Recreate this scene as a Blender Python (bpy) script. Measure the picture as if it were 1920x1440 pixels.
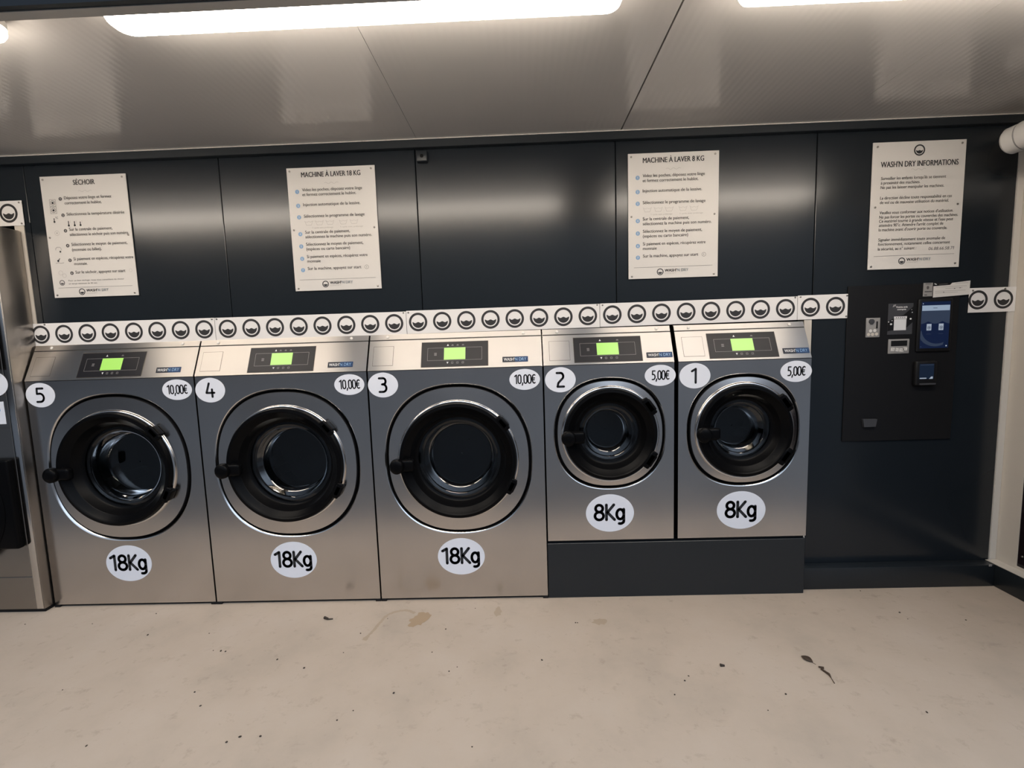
import bpy, bmesh, math, random
from mathutils import Matrix, Vector

random.seed(7)
scene = bpy.context.scene
for ob in list(bpy.data.objects):
    bpy.data.objects.remove(ob, do_unlink=True)
COL = scene.collection
PI = math.pi

# ------------------------------------------------------------------ camera
cam_data = bpy.data.cameras.new('camera')
cam = bpy.data.objects.new('camera', cam_data)
COL.objects.link(cam)
cam_data.sensor_fit = 'HORIZONTAL'
cam_data.sensor_width = 36.0
cam_data.lens = 861.25 / 1920.0 * 36.0
cam_data.clip_start = 0.02
right = Vector((0.99929719, 0.02009046, -0.03164658))
up = Vector((0.02947752, 0.10035578, 0.99451485))
fwd = Vector((-0.02315618, 0.99474876, -0.09969304))
cam.matrix_world = Matrix((
    (right.x, up.x, -fwd.x, 2.45077),
    (right.y, up.y, -fwd.y, -2.19946),
    (right.z, up.z, -fwd.z, 1.30998),
    (0, 0, 0, 1)))
scene.camera = cam

# ------------------------------------------------------------------ world, exposure
LAMP_L = 32.0                                    # radiance of the lamp diffusers
world = bpy.data.worlds.new('evening_sky')
scene.world = world
world.use_nodes = True
bg = world.node_tree.nodes['Background']
bg.inputs['Strength'].default_value = 1.05


def sky_nodes():
    # evening sky: pale blue overhead, darkened low and leftward to dim steel reflections
    nt = world.node_tree
    tc = nt.nodes.new('ShaderNodeTexCoord')
    sp = nt.nodes.new('ShaderNodeSeparateXYZ')
    nt.links.new(tc.outputs['Generated'], sp.inputs[0])
    up_ = nt.nodes.new('ShaderNodeValToRGB')
    el = up_.color_ramp.elements
    el[0].position, el[0].color = 0.04, (0.062, 0.066, 0.076, 1)
    el[1].position, el[1].color = 0.40, (0.66, 0.80, 1.0, 1)
    e = el.new(0.16)
    e.color = (0.105, 0.118, 0.145, 1)
    nt.links.new(sp.outputs['Z'], up_.inputs['Fac'])
    mr = nt.nodes.new('ShaderNodeMapRange')
    mr.inputs['From Min'].default_value = -0.75
    mr.inputs['From Max'].default_value = 0.35
    mr.inputs['To Min'].default_value = 0.40
    mr.inputs['To Max'].default_value = 1.65
    nt.links.new(sp.outputs['X'], mr.inputs['Value'])
    mx = nt.nodes.new('ShaderNodeMix')
    mx.data_type = 'RGBA'
    mx.blend_type = 'MULTIPLY'
    mx.inputs[0].default_value = 1.0
    nt.links.new(up_.outputs['Color'], mx.inputs[6])
    nt.links.new(mr.outputs['Result'], mx.inputs[7])
    nt.links.new(mx.outputs[2], bg.inputs['Color'])


sky_nodes()
scene.view_settings.view_transform = 'Standard'
scene.view_settings.look = 'None'
scene.view_settings.exposure = 0.0
scene.view_settings.gamma = 1.0
scene.view_settings.use_curve_mapping = False


# ------------------------------------------------------------------ materials
def mat(name, col, rough=0.5, metal=0.0, spec=0.5, emit=None, emit_s=0.0, trans=0.0, ior=1.45, coat=0.0):
    m = bpy.data.materials.new(name)
    m.use_nodes = True
    p = m.node_tree.nodes['Principled BSDF']
    p.inputs['Base Color'].default_value = (*col, 1)
    p.inputs['Roughness'].default_value = rough
    p.inputs['Metallic'].default_value = metal
    p.inputs['Specular IOR Level'].default_value = spec
    p.inputs['IOR'].default_value = ior
    p.inputs['Transmission Weight'].default_value = trans
    p.inputs['Coat Weight'].default_value = coat
    if emit:
        p.inputs['Emission Color'].default_value = (*emit, 1)
        p.inputs['Emission Strength'].default_value = emit_s
    return m


def nodes_of(m):
    nt = m.node_tree
    return nt, nt.nodes, nt.links, nt.nodes['Principled BSDF']


def coords(nt, scale):
    tc = nt.nodes.new('ShaderNodeNewGeometry')
    mp = nt.nodes.new('ShaderNodeMapping')
    mp.inputs['Scale'].default_value = scale
    nt.links.new(tc.outputs['Position'], mp.inputs['Vector'])
    return mp


def noise(nt, scale, nscale=1.0, detail=4, rough=0.6):
    mp = coords(nt, scale)
    n = nt.nodes.new('ShaderNodeTexNoise')
    n.inputs['Scale'].default_value = nscale
    n.inputs['Detail'].default_value = detail
    n.inputs['Roughness'].default_value = rough
    nt.links.new(mp.outputs['Vector'], n.inputs['Vector'])
    return n


def ramp(nt, src, stops):
    r = nt.nodes.new('ShaderNodeValToRGB')
    el = r.color_ramp.elements
    while len(el) < len(stops):
        el.new(0.5)
    for e, (pos, c) in zip(el, stops):
        e.position = pos
        e.color = (*c, 1) if len(c) == 3 else c
    nt.links.new(src, r.inputs['Fac'])
    return r


def bump(nt, p, src, strength, dist=0.001):
    b = nt.nodes.new('ShaderNodeBump')
    b.inputs['Strength'].default_value = strength
    b.inputs['Distance'].default_value = dist
    nt.links.new(src, b.inputs['Height'])
    nt.links.new(b.outputs['Normal'], p.inputs['Normal'])
    return b


def brushed_steel(name, col, rough, aniso):
    m = mat(name, col, rough, 1.0)
    nt, N, L, p = nodes_of(m)
    n2 = noise(nt, (1, 1, 1), 2.2, 3, 0.55)
    r2 = ramp(nt, n2.outputs['Fac'], [(0.3, tuple(c * 0.9 for c in col)), (0.7, col)])
    L.new(r2.outputs['Color'], p.inputs['Base Color'])
    p.inputs['Anisotropic'].default_value = aniso
    if aniso > 0:
        t = N.new('ShaderNodeCombineXYZ')
        t.inputs[2].default_value = 1.0
        L.new(t.outputs['Vector'], p.inputs['Tangent'])
    return m


M = {}
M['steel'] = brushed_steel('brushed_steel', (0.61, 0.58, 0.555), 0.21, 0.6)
M['steel_fascia'] = brushed_steel('brushed_steel_fascia', (0.60, 0.56, 0.515), 0.385, 0.98)
M['steel_bright'] = mat('polished_steel', (0.70, 0.68, 0.66), 0.16, 1.0)
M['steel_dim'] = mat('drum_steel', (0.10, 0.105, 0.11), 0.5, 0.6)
M['steel_darkened'] = brushed_steel('darkened_steel', (0.36, 0.335, 0.31), 0.30, 0.0)  # dryer's copy of the steel, base darkened in place of dimmer reflections
M['line'] = mat('shadow_gap', (0.03, 0.027, 0.025), 0.6, 0.0)
M['plate_edge'] = mat('pressed_edge', (0.13, 0.11, 0.09), 0.45, 0.3)
M['black'] = mat('black_plastic', (0.0030, 0.0030, 0.0034), 0.34, 0.0, 0.09)
M['black_matte'] = mat('black_rubber', (0.008, 0.008, 0.009), 0.6, 0.0, 0.3)
M['glass'] = mat('door_glass', (0.42, 0.45, 0.47), 0.015, 0.0, 0.5, trans=1.0)
M['white_sticker'] = mat('white_sticker', (0.83, 0.85, 0.91), 0.45)
M['ink'] = mat('dark_ink', (0.016, 0.018, 0.022), 0.5)
M['ink_logo'] = mat('logo_ink', (0.030, 0.029, 0.030), 0.5)
M['ink_grey'] = mat('grey_ink', (0.085, 0.08, 0.082), 0.6)
M['ink_faint'] = mat('faint_ink', (0.46, 0.44, 0.42), 0.6)
M['ink_blue'] = mat('blue_ink', (0.22, 0.38, 0.60), 0.5)
M['ink_pale'] = mat('pale_blue_ink', (0.42, 0.52, 0.62), 0.5)
M['paper'] = mat('white_board', (0.69, 0.665, 0.635), 0.42)
M['paper_strip'] = mat('white_strip_board', (0.86, 0.835, 0.815), 0.38)
M['screw'] = mat('screw_steel', (0.30, 0.28, 0.26), 0.35, 0.9)
M['screw_white'] = mat('white_screw_cap', (0.80, 0.76, 0.70), 0.3)
M['panel_dark'] = mat('control_panel_dark', (0.014, 0.0135, 0.0165), 0.33, 0.0, 0.18)
M['panel_line'] = mat('control_panel_line', (0.22, 0.21, 0.21), 0.4)
M['icon_white'] = mat('icon_white', (0.75, 0.75, 0.75), 0.5)
M['icon_grey'] = mat('icon_grey', (0.28, 0.27, 0.27), 0.5)
M['screen_green'] = mat('green_screen', (0.1, 0.2, 0.05), 0.3, emit=(0.42, 0.80, 0.12), emit_s=0.80)
M['badge_blue'] = mat('badge_blue', (0.012, 0.045, 0.125), 0.4, 0.0, 0.25)
M['badge_dark'] = mat('badge_dark', (0.018, 0.022, 0.034), 0.4, 0.0, 0.25)
M['badge_text'] = mat('badge_pale_blue', (0.24, 0.42, 0.66), 0.45)
M['cream'] = mat('cream_trim', (0.62, 0.57, 0.50), 0.45)
M['white_trim'] = mat('white_trim', (0.66, 0.63, 0.58), 0.45)
M['anthracite'] = mat('anthracite_trim', (0.0135, 0.0175, 0.0215), 0.36, 0.0, 0.5)
M['terminal'] = mat('terminal_black', (0.009, 0.009, 0.010), 0.45, 0.0, 0.35)
M['grey_plastic'] = mat('grey_plastic', (0.30, 0.29, 0.28), 0.4)
M['grey_dark'] = mat('dark_grey_plastic', (0.055, 0.056, 0.062), 0.45)
M['cap_white'] = mat('camera_white', (0.70, 0.68, 0.65), 0.35)
M['lamp'] = mat('lamp_diffuser', (0.9, 0.9, 0.9), 0.4, emit=(1.0, 0.895, 0.775), emit_s=LAMP_L)
M['lamp_body'] = mat('lamp_housing', (0.72, 0.70, 0.67), 0.4)
M['dark_glass'] = mat('dark_window_glass', (0.012, 0.008, 0.010), 0.06, 0.0, 0.5)
M['leaf'] = mat('dry_leaf', (0.060, 0.038, 0.024), 0.7)
M['dirt'] = mat('dirt', (0.045, 0.034, 0.026), 0.8)
M['scr_top'] = mat('screen_header', (0.01, 0.01, 0.01), 0.3, emit=(0.36, 0.45, 0.58), emit_s=0.75)
M['scr_mid'] = mat('screen_slate', (0.01, 0.01, 0.01), 0.3, emit=(0.036, 0.055, 0.100), emit_s=0.7)
M['scr_blue'] = mat('screen_navy', (0.004, 0.004, 0.01), 0.3, emit=(0.007, 0.018, 0.060), emit_s=0.6)
M['scr_white'] = mat('screen_icon', (0.02, 0.02, 0.02), 0.3, emit=(0.45, 0.52, 0.62), emit_s=0.7)
M['scr_card'] = mat('reader_screen', (0.004, 0.004, 0.01), 0.3, emit=(0.010, 0.022, 0.045), emit_s=0.6)
M['garment_blue'] = mat('garment_blue', (0.07, 0.30, 0.62), 0.5)
M['stain'] = mat('floor_stain', (0.375, 0.27, 0.17), 0.55)
M['stain_faint'] = mat('floor_stain_faint', (0.395, 0.31, 0.222), 0.55)


def make_wall_mat():
    m = mat('dark_wall_panel', (0.0125, 0.0165, 0.021), 0.215, 0.0, 0.5)
    nt, N, L, p = nodes_of(m)
    n = noise(nt, (1, 1, 1), 1.3, 2)
    r = ramp(nt, n.outputs['Fac'], [(0.3, (0.011, 0.0150, 0.019)), (0.7, (0.0135, 0.0175, 0.0225))])
    L.new(r.outputs['Color'], p.inputs['Base Color'])
    return m


def make_floor_mat():
    m = mat('painted_concrete', (0.55, 0.46, 0.385), 0.62)
    nt, N, L, p = nodes_of(m)
    n = noise(nt, (1, 1, 1), 2.6, 6, 0.62)
    r = ramp(nt, n.outputs['Fac'], [(0.30, (0.420, 0.346, 0.274)), (0.50, (0.476, 0.388, 0.306)), (0.72, (0.506, 0.418, 0.338))])
    n2 = noise(nt, (1, 1, 1), 16.0, 5, 0.7)
    r2 = ramp(nt, n2.outputs['Fac'], [(0.28, (0.80, 0.78, 0.76)), (0.42, (1, 1, 1))])
    mx = N.new('ShaderNodeMix')
    mx.data_type = 'RGBA'
    mx.blend_type = 'MULTIPLY'
    mx.inputs[0].default_value = 0.85
    L.new(r.outputs['Color'], mx.inputs[6])
    L.new(r2.outputs['Color'], mx.inputs[7])
    # scattered grey scuffs
    n3 = noise(nt, (1.0, 2.2, 1), 5.0, 7, 0.72)
    r3 = ramp(nt, n3.outputs['Fac'], [(0.60, (1, 1, 1)), (0.72, (0.80, 0.79, 0.78))])
    mx2 = N.new('ShaderNodeMix')
    mx2.data_type = 'RGBA'
    mx2.blend_type = 'MULTIPLY'
    mx2.inputs[0].default_value = 0.8
    L.new(mx.outputs[2], mx2.inputs[6])
    L.new(r3.outputs['Color'], mx2.inputs[7])
    L.new(mx2.outputs[2], p.inputs['Base Color'])
    n4 = noise(nt, (1, 1, 1), 40.0, 4)
    bump(nt, p, n4.outputs['Fac'], 0.12, 0.002)
    return m


def make_ceiling_mat():
    m = mat('ribbed_ceiling_sheet', (0.56, 0.53, 0.50), 0.13, 0.0, 0.6)
    nt, N, L, p = nodes_of(m)
    mp = coords(nt, (1, 1, 1))
    w = N.new('ShaderNodeTexWave')
    w.wave_type = 'BANDS'
    w.bands_direction = 'X'
    w.wave_profile = 'SIN'
    w.inputs['Scale'].default_value = 12.0
    w.inputs['Distortion'].default_value = 0.0
    L.new(mp.outputs['Vector'], w.inputs['Vector'])
    n = noise(nt, (1, 0.5, 1), 3.0, 3)
    add = N.new('ShaderNodeMath')
    add.operation = 'MULTIPLY_ADD'
    add.inputs[1].default_value = 3.0
    L.new(n.outputs['Fac'], add.inputs[0])
    L.new(w.outputs['Fac'], add.inputs[2])
    bump(nt, p, add.outputs[0], 0.40, 0.0006)
    return m


def make_ground_mat():
    m = mat('outside_paving', (0.16, 0.165, 0.175), 0.8)
    nt, N, L, p = nodes_of(m)
    n = noise(nt, (1, 1, 1), 1.5, 5)
    r = ramp(nt, n.outputs['Fac'], [(0.3, (0.088, 0.087, 0.090)), (0.7, (0.125, 0.124, 0.127))])
    L.new(r.outputs['Color'], p.inputs['Base Color'])
    return m


M['wall'] = make_wall_mat()
M['floor'] = make_floor_mat()
M['ceiling'] = make_ceiling_mat()
M['ground'] = make_ground_mat()


# ------------------------------------------------------------------ mesh builder
_text_cache = {}


def text_mesh(s, bold=0.0):
    key = (s, bold)
    if key in _text_cache:
        return _text_cache[key]
    v, f = raw_text(s, bold)
    if '1' in s and len(s) < 40:                  # the figure one gets its flag
        if s == '1':
            H = max(p[1] for p in v)
            xl, w_ = min(p[0] for p in v), max(p[0] for p in v) - min(p[0] for p in v)
            if w_ < 0.25 * H:
                n = len(v)
                v += [(xl + w_ * 0.3, H), (xl - 0.16, H - 0.13), (xl - 0.16, H - 0.13 - w_ * 1.15), (xl + w_ * 0.3, H - w_ * 1.15)]
                f.append((n, n + 1, n + 2, n + 3))
        else:
            one, _ = text_mesh('1', bold)
            w_ = max(p[0] for p in one) - min(p[0] for p in one)
            H = max(p[1] for p in one)
            if w_ < 0.6 * H:
                bar = w_ - 0.16 if w_ > 0.2 else w_
                for i, c in enumerate(s):
                    if c == '1':
                        pre = raw_text(s[:i + 1], bold)[0]
                        xr = max(p[0] for p in pre)
                        xl = xr - bar
                        n = len(v)
                        v += [(xl + bar * 0.3, H), (xl - 0.13, H - 0.12), (xl - 0.13, H - 0.12 - bar * 1.15), (xl + bar * 0.3, H - bar * 1.15)]
                        f.append((n, n + 1, n + 2, n + 3))
    _text_cache[key] = (v, f)
    return v, f


def raw_text(s, bold=0.0):
    cu = bpy.data.curves.new('lettering', 'FONT')
    cu.body = s
    cu.size = 1.0
    cu.offset = bold
    cu.resolution_u = 3
    ob = bpy.data.objects.new('lettering', cu)
    COL.objects.link(ob)
    dg = bpy.context.evaluated_depsgraph_get()
    ev = ob.evaluated_get(dg)
    me = ev.to_mesh()
    v = [(p.co.x, p.co.y) for p in me.vertices]
    f = [tuple(q.vertices) for q in me.polygons]
    ev.to_mesh_clear()
    bpy.data.objects.remove(ob, do_unlink=True)
    bpy.data.curves.remove(cu)
    return v, f


CAP = max(p[1] for p in text_mesh('H')[0])


class MB:
    """Collects shapes and builds one mesh object."""

    def __init__(self, frame=None):
        self.v, self.f, self.m, self.s = [], [], [], []
        self.mats = []
        self.frame = frame

    def mi(self, name):
        if name not in self.mats:
            self.mats.append(name)
        return self.mats.index(name)

    def add(self, verts, faces, mt, smooth=False):
        o = len(self.v)
        fr = self.frame
        for p in verts:
            self.v.append(tuple(fr @ Vector(p)) if fr else tuple(p))
        i = self.mi(mt)
        for f in faces:
            self.f.append(tuple(o + k for k in f))
            self.m.append(i)
            self.s.append(smooth)
        return self

    def box(self, x0, x1, y0, y1, z0, z1, mt, bevel=0.0, seg=2, rot=None):
        bm = bmesh.new()
        bmesh.ops.create_cube(bm, size=1.0)
        for v in bm.verts:
            v.co = Vector(((x0 + x1) / 2 + v.co.x * (x1 - x0), (y0 + y1) / 2 + v.co.y * (y1 - y0), (z0 + z1) / 2 + v.co.z * (z1 - z0)))
        if bevel > 0:
            bmesh.ops.bevel(bm, geom=list(bm.edges), offset=bevel, segments=seg, profile=0.5, affect='EDGES')
        if rot:
            c = Vector(((x0 + x1) / 2, (y0 + y1) / 2, (z0 + z1) / 2))
            bmesh.ops.rotate(bm, verts=list(bm.verts), cent=c, matrix=rot)
        bm.verts.index_update()
        vs = [tuple(v.co) for v in bm.verts]
        fs = [tuple(v.index for v in f.verts) for f in bm.faces]
        bm.free()
        return self.add(vs, fs, mt, bevel > 0)

    def rings(self, rings, mt, smooth=True, close_first=False, close_last=False):
        n = len(rings[0])
        vs = [p for r in rings for p in r]
        fs = []
        for k in range(len(rings) - 1):
            for i in range(n):
                j = (i + 1) % n
                fs.append((k * n + i, k * n + j, (k + 1) * n + j, (k + 1) * n + i))
        if close_first:
            fs.append(tuple(range(n))[::-1])
        if close_last:
            fs.append(tuple((len(rings) - 1) * n + i for i in range(n)))
        return self.add(vs, fs, mt, smooth)

    def lathe(self, prof, cx, cz, mt, seg=72, c0=False, c1=False):
        rr = [[(cx + r * math.cos(2 * PI * i / seg), y, cz + r * math.sin(2 * PI * i / seg)) for i in range(seg)] for r, y in prof]
        return self.rings(rr, mt, True, c0, c1)

    def tube(self, a, b, r0, r1, mt, seg=24, caps=True):
        a, b = Vector(a), Vector(b)
        d = (b - a).normalized()
        u = d.orthogonal().normalized()
        w = d.cross(u)
        rr = [[tuple(c + u * r * math.cos(2 * PI * i / seg) + w * r * math.sin(2 * PI * i / seg)) for i in range(seg)] for c, r in ((a, r0), (b, r1))]
        return self.rings(rr, mt, True, caps, caps)

    def ellipse(self, cx, cz, a, b, y, mt, seg=48):
        vs = [(cx + a * math.cos(2 * PI * i / seg), y, cz + b * math.sin(2 * PI * i / seg)) for i in range(seg)]
        return self.add(vs, [tuple(range(seg))], mt)

    def annulus(self, cx, cz, ro, ri, y, mt, seg=48):
        return self.rings([[(cx + r * math.cos(2 * PI * i / seg), y, cz + r * math.sin(2 * PI * i / seg)) for i in range(seg)] for r in (ro, ri)], mt, False)

    def poly(self, pts, y, mt):
        return self.add([(x, y, z) for x, z in pts], [tuple(range(len(pts)))], mt)

    def prism(self, pts, y0, y1, mt):
        n = len(pts)
        vs = [(x, y0, z) for x, z in pts] + [(x, y1, z) for x, z in pts]
        fs = [tuple(range(n)), tuple(range(2 * n - 1, n - 1, -1))] + [(i, (i + 1) % n, n + (i + 1) % n, n + i) for i in range(n)]
        return self.add(vs, fs, mt)

    def stroke(self, pts, w, y, mt, closed=False, caps=True):
        pts = list(pts)
        if closed:
            pts.append(pts[0])
        for (x0, z0), (x1, z1) in zip(pts, pts[1:]):
            dx, dz = x1 - x0, z1 - z0
            l = math.hypot(dx, dz) or 1e-9
            nx, nz = -dz / l * w / 2, dx / l * w / 2
            self.add([(x0 + nx, y, z0 + nz), (x0 - nx, y, z0 - nz), (x1 - nx, y, z1 - nz), (x1 + nx, y, z1 + nz)], [(0, 1, 2, 3)], mt)
        if caps:
            for x, z in pts:
                self.ellipse(x, z, w / 2, w / 2, y, mt, 10)
        return self

    def text(self, s, x, z, y, mt, size=None, width=None, height=None, align='l', bold=0.0, shear=0.0, strike=0.0):
        """x, z: left/centre of the text, z on its baseline; width fits the text's length, height its bounding height."""
        v, f = text_mesh(s, bold)
        if not v:
            return self
        x0, x1 = min(p[0] for p in v), max(p[0] for p in v)
        z0, z1 = min(p[1] for p in v), max(p[1] for p in v)
        sz = size if size else height / (z1 - z0)
        sx = width / (x1 - x0) if width else sz
        ox = {'l': -x0, 'c': -(x0 + x1) / 2, 'r': -x1}[align]
        base = 0.0 if size else z0
        if strike:                                 # heavier lettering: the same outline set three times
            for d_ in (-strike, strike):
                self.text(s, x + d_, z, y, mt, size, width, height, align, bold, shear)
        return self.add([(x + (p[0] + ox) * sx + shear * (p[1] - base) * sz, y, z + (p[1] - base) * sz) for p in v], f, mt)

    def logo(self, cx, cz, R, y, mt):
        """A ring with a wavy basin of water inside."""
        self.annulus(cx, cz, R, R * 0.755, y, mt, 40)
        r = R * 0.62
        pts = []
        for i in range(17):
            a = PI + PI * i / 16
            pts.append((cx + r * math.cos(a), cz - R * 0.02 + r * math.sin(a)))
        for i in range(1, 24):
            t = i / 24
            x = r - 2 * r * t
            pts.append((cx + x, cz - R * 0.06 + R * 0.055 * math.cos(4 * PI * t) + R * 0.03 * (abs(2 * t - 1) ** 6)))
        return self.poly(pts, y, mt)

    def build(self, name, parent=None, loc=None, label=None, cat=None, group=None, kind=None, recalc=False, angle=35):
        me = bpy.data.meshes.new(name)
        me.from_pydata(self.v, [], self.f)
        for n in self.mats:
            me.materials.append(M[n])
        me.polygons.foreach_set('material_index', self.m)
        me.polygons.foreach_set('use_smooth', self.s)
        me.update()
        if recalc:
            bm = bmesh.new()
            bm.from_mesh(me)
            bmesh.ops.remove_doubles(bm, verts=list(bm.verts), dist=1e-6)
            bmesh.ops.recalc_face_normals(bm, faces=list(bm.faces))
            bm.to_mesh(me)
            bm.free()
        if any(self.s):
            me.set_sharp_from_angle(angle=math.radians(angle))
        o = bpy.data.objects.new(name, me)
        COL.objects.link(o)
        if parent:
            o.parent = parent
        if loc:
            o.location = loc
        tag(o, label, cat, group, kind)
        return o


def tag(o, label=None, cat=None, group=None, kind=None):
    if label:
        o['label'] = label
    if cat:
        o['category'] = cat
    if group:
        o['group'] = group
    if kind:
        o['kind'] = kind
    return o


def thing(name, loc, label, cat, group=None):
    o = bpy.data.objects.new(name, None)
    o.empty_display_size = 0.05
    COL.objects.link(o)
    o.location = loc
    return tag(o, label, cat, group)


def copy_tree(o, parent=None):
    c = o.copy()
    COL.objects.link(c)
    if parent:
        c.parent = parent
    for ch in list(o.children):
        copy_tree(ch, c)
    return c


def S(name, mb, **k):
    return mb.build(name, kind='structure', **k)


# ------------------------------------------------------------------ the setting
X0, X1 = -2.0, 4.83            # kiosk's side walls
YW = 0.09                      # face of the dark panel wall
ZC = 2.2575                    # ceiling

fl = MB()
fl.box(X0, X1, -1.02, 0.95, -0.12, 0.0, 'floor')


def floor_patch(pts, mt, z=0.0005):
    fl.add([(x, y, z) for x, y in pts], [tuple(range(len(pts)))], mt)


def floor_trail(path, widths, mt, z):
    rnd = random.Random(3)
    L_, R_ = [], []
    P_ = []
    for (a, b), (wa, wb) in zip(zip(path, path[1:]), zip(widths, widths[1:])):
        for k in range(5):
            t = k / 5
            P_.append((a[0] + (b[0] - a[0]) * t, a[1] + (b[1] - a[1]) * t, wa + (wb - wa) * t))
    P_.append((*path[-1], widths[-1]))
    for i, (x, y, w) in enumerate(P_):
        q, r = P_[max(i - 1, 0)], P_[min(i + 1, len(P_) - 1)]
        d = Vector((r[0] - q[0], r[1] - q[1])).normalized()
        w1, w2 = w * rnd.uniform(0.35, 0.7), w * rnd.uniform(0.35, 0.7)
        L_.append((x - d.y * w1, y + d.x * w1, z))
        R_.append((x + d.y * w2, y - d.x * w2, z))
    n = len(L_)
    fl.add(L_ + R_, [(i, i + 1, n + i + 1, n + i) for i in range(n - 1)], mt)


def smooth_path(p, n=3):
    for _ in range(n):
        q = [p[0]]
        for a, b in zip(p, p[1:]):
            q += [(a[0] * .75 + b[0] * .25, a[1] * .75 + b[1] * .25), (a[0] * .25 + b[0] * .75, a[1] * .25 + b[1] * .75)]
        p = q + [p[-1]]
    return p


trail = smooth_path([(1.716, -0.305), (1.728, -0.262), (1.736, -0.24), (1.748, -0.181), (1.766, -0.115), (1.806, -0.09), (1.857, -0.082), (1.897, -0.11)], 1)
floor_trail(trail, [0.024 if i < 2 else 0.011 + 0.006 * (i / len(trail)) for i in range(len(trail))], 'stain_faint', 0.0004)
blob = []
rnd = random.Random(11)
for i in range(26):
    a = 2 * PI * i / 26
    k = rnd.uniform(0.72, 1.12)
    blob.append((1.932 + 0.047 * k * math.cos(a) + 0.012 * math.sin(a), -0.158 + 0.062 * k * math.sin(a)))
floor_patch(blob, 'stain', 0.0007)
for cx, cy, rx, ry, seed in ((2.66 + 0.11, -0.20, 0.045, 0.030, 5), (2.30, -0.11, 0.022, 0.05, 6)):
    rnd = random.Random(seed)
    floor_patch([(cx + rx * rnd.uniform(.5, 1) * math.cos(2 * PI * i / 18), cy + ry * rnd.uniform(.5, 1) * math.sin(2 * PI * i / 18)) for i in range(18)], 'stain_faint')
S('floor', fl)

S('ground', MB().box(-14, 18, -16, -1.021, -0.14, -0.025, 'ground'))

# ceiling sheets with a dark joint between them
cl = MB()
joints = [X0, 1.985, 2.944, 3.910, X1]
gap = {2.944: 0.0030, 1.985: 0.0006, 3.910: 0.0006}
for a, b in zip(joints, joints[1:]):
    cl.box(a + gap.get(a, 0.0004), b - gap.get(b, 0.0004), -0.974, 0.95, ZC, ZC + 0.05, 'ceiling')
cl.box(X0, X1, -0.974, 0.95, ZC + 0.051, ZC + 0.08, 'line')
S('ceiling', cl)

# lintel over the open front: navy outside, cream below and inside
ln = MB()
ln.box(X0 - 0.1, X1 + 0.1, -1.020, -1.003, 2.152, 2.62, 'anthracite')
ln.box(X0 - 0.1, X1 + 0.1, -1.003, -0.974, 2.150, 2.60, 'cream')
S('wall_front', ln)

# dark sheet wall above and beside the machines
wb = MB()
seams = [X0, -0.914, 0.043, 1.010, 1.967, 2.923, 3.868]
for i, (a, b) in enumerate(zip(seams, seams[1:])):
    zb = 1.95 if b <= 0.05 else 1.358
    wb.box(a + 0.0015, b - 0.0015, YW, YW + 0.04, zb, ZC, 'wall', 0.002, 1)
wb.box(0.0115, 0.0415, YW + 0.0003, YW + 0.04, 1.358, 1.9505, 'wall')
wb.box(3.871, 4.797, YW, YW + 0.04, 0.0, ZC, 'wall', 0.002, 1)
wb.box(X0, X1, YW + 0.042, YW + 0.05, 1.96, ZC, 'line')
wb.box(3.869, X1, YW + 0.042, YW + 0.05, 0.0, ZC, 'line')
S('wall_back', wb)
S('wall_rear', MB().box(X0 - 0.05, X1 + 0.05, 0.95, 1.0, -0.1, ZC + 0.1, 'anthracite'))
S('wall_left', MB().box(X0 - 0.06, X0, -1.0, 0.95, -0.1, ZC + 0.1, 'wall'))

# right wall: cream frame around a dark pane
wr = MB()
wr.box(X1, X1 + 0.08, -0.012, 0.95, 0.0, ZC, 'cream')
wr.box(X1, X1 + 0.08, -1.0, -0.012, 0.0, 0.128, 'cream')
wr.box(X1, X1 + 0.08, -1.0, -0.012, 2.06, ZC, 'cream')
wr.box(X1, X1 + 0.08, -1.0, -0.93, 0.128, 2.06, 'cream')
S('wall_right', wr)
w1 = MB()
w1.box(X1 + 0.002, X1 + 0.012, -0.93, -0.012, 0.128, 2.06, 'dark_glass')
win = S('window_1', w1)
ws = MB()
ws.lathe([(0.0045, -0.0145), (0.0045, -0.019), (0.003, -0.0205)], 0, 0, 'screw', 12, False, True)
ws.v = [(X1 + 0.0015 + (y + 0.0145) * 1.0, -0.035 + x, 0.185 + z) for x, y, z in ws.v]
ws.build('screw', parent=win)

# trims and skirtings
S('trim_1', MB().box(X0, X1, 0.058, YW - 0.001, 2.2185, ZC - 0.004, 'anthracite', 0.002, 1)
  .box(X0, X1, 0.0555, YW - 0.001, ZC - 0.004, ZC - 0.0005, 'white_trim'))
S('trim_2', MB().box(-0.036, 0.0110, YW - 0.003, 0.14, 0.0, 1.948, 'cream'))
S('trim_3', MB().box(3.832, 3.8675, YW - 0.003, 0.14, 0.0, 1.357, 'cream'))
S('trim_4', MB().box(4.799, X1 - 0.001, YW - 0.004, 0.14, 0.0, 2.217, 'white_trim'))
S('baseboard_back', MB().box(3.822, 4.772, 0.031, YW - 0.001, 0.0, 0.1115, 'anthracite', 0.003, 2))
S('baseboard_right', MB().box(4.7735, X1 - 0.0005, -1.0, YW - 0.006, 0.0, 0.1115, 'anthracite', 0.003, 2).box(4.7745, X1 - 0.0005, -0.999, YW - 0.007, 0.1115, 0.1140, 'cream'))

plinth = MB()
plinth.box(2.551, 3.8175, 0.0, 0.52, 0.0, 0.2845, 'anthracite', 0.002, 1)
plinth.build('plinth', label='long dark plinth box raising the two small washers off the floor', cat='plinth')
flash = MB()
flash.box(4.740, 4.754, 0.026, 0.0305, 0.105, 0.116, 'grey_plastic', 0.002)
flash.build('fixing_clip', label='small pale clip on the dark skirting at the corner of the right wall', cat='clip')


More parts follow.
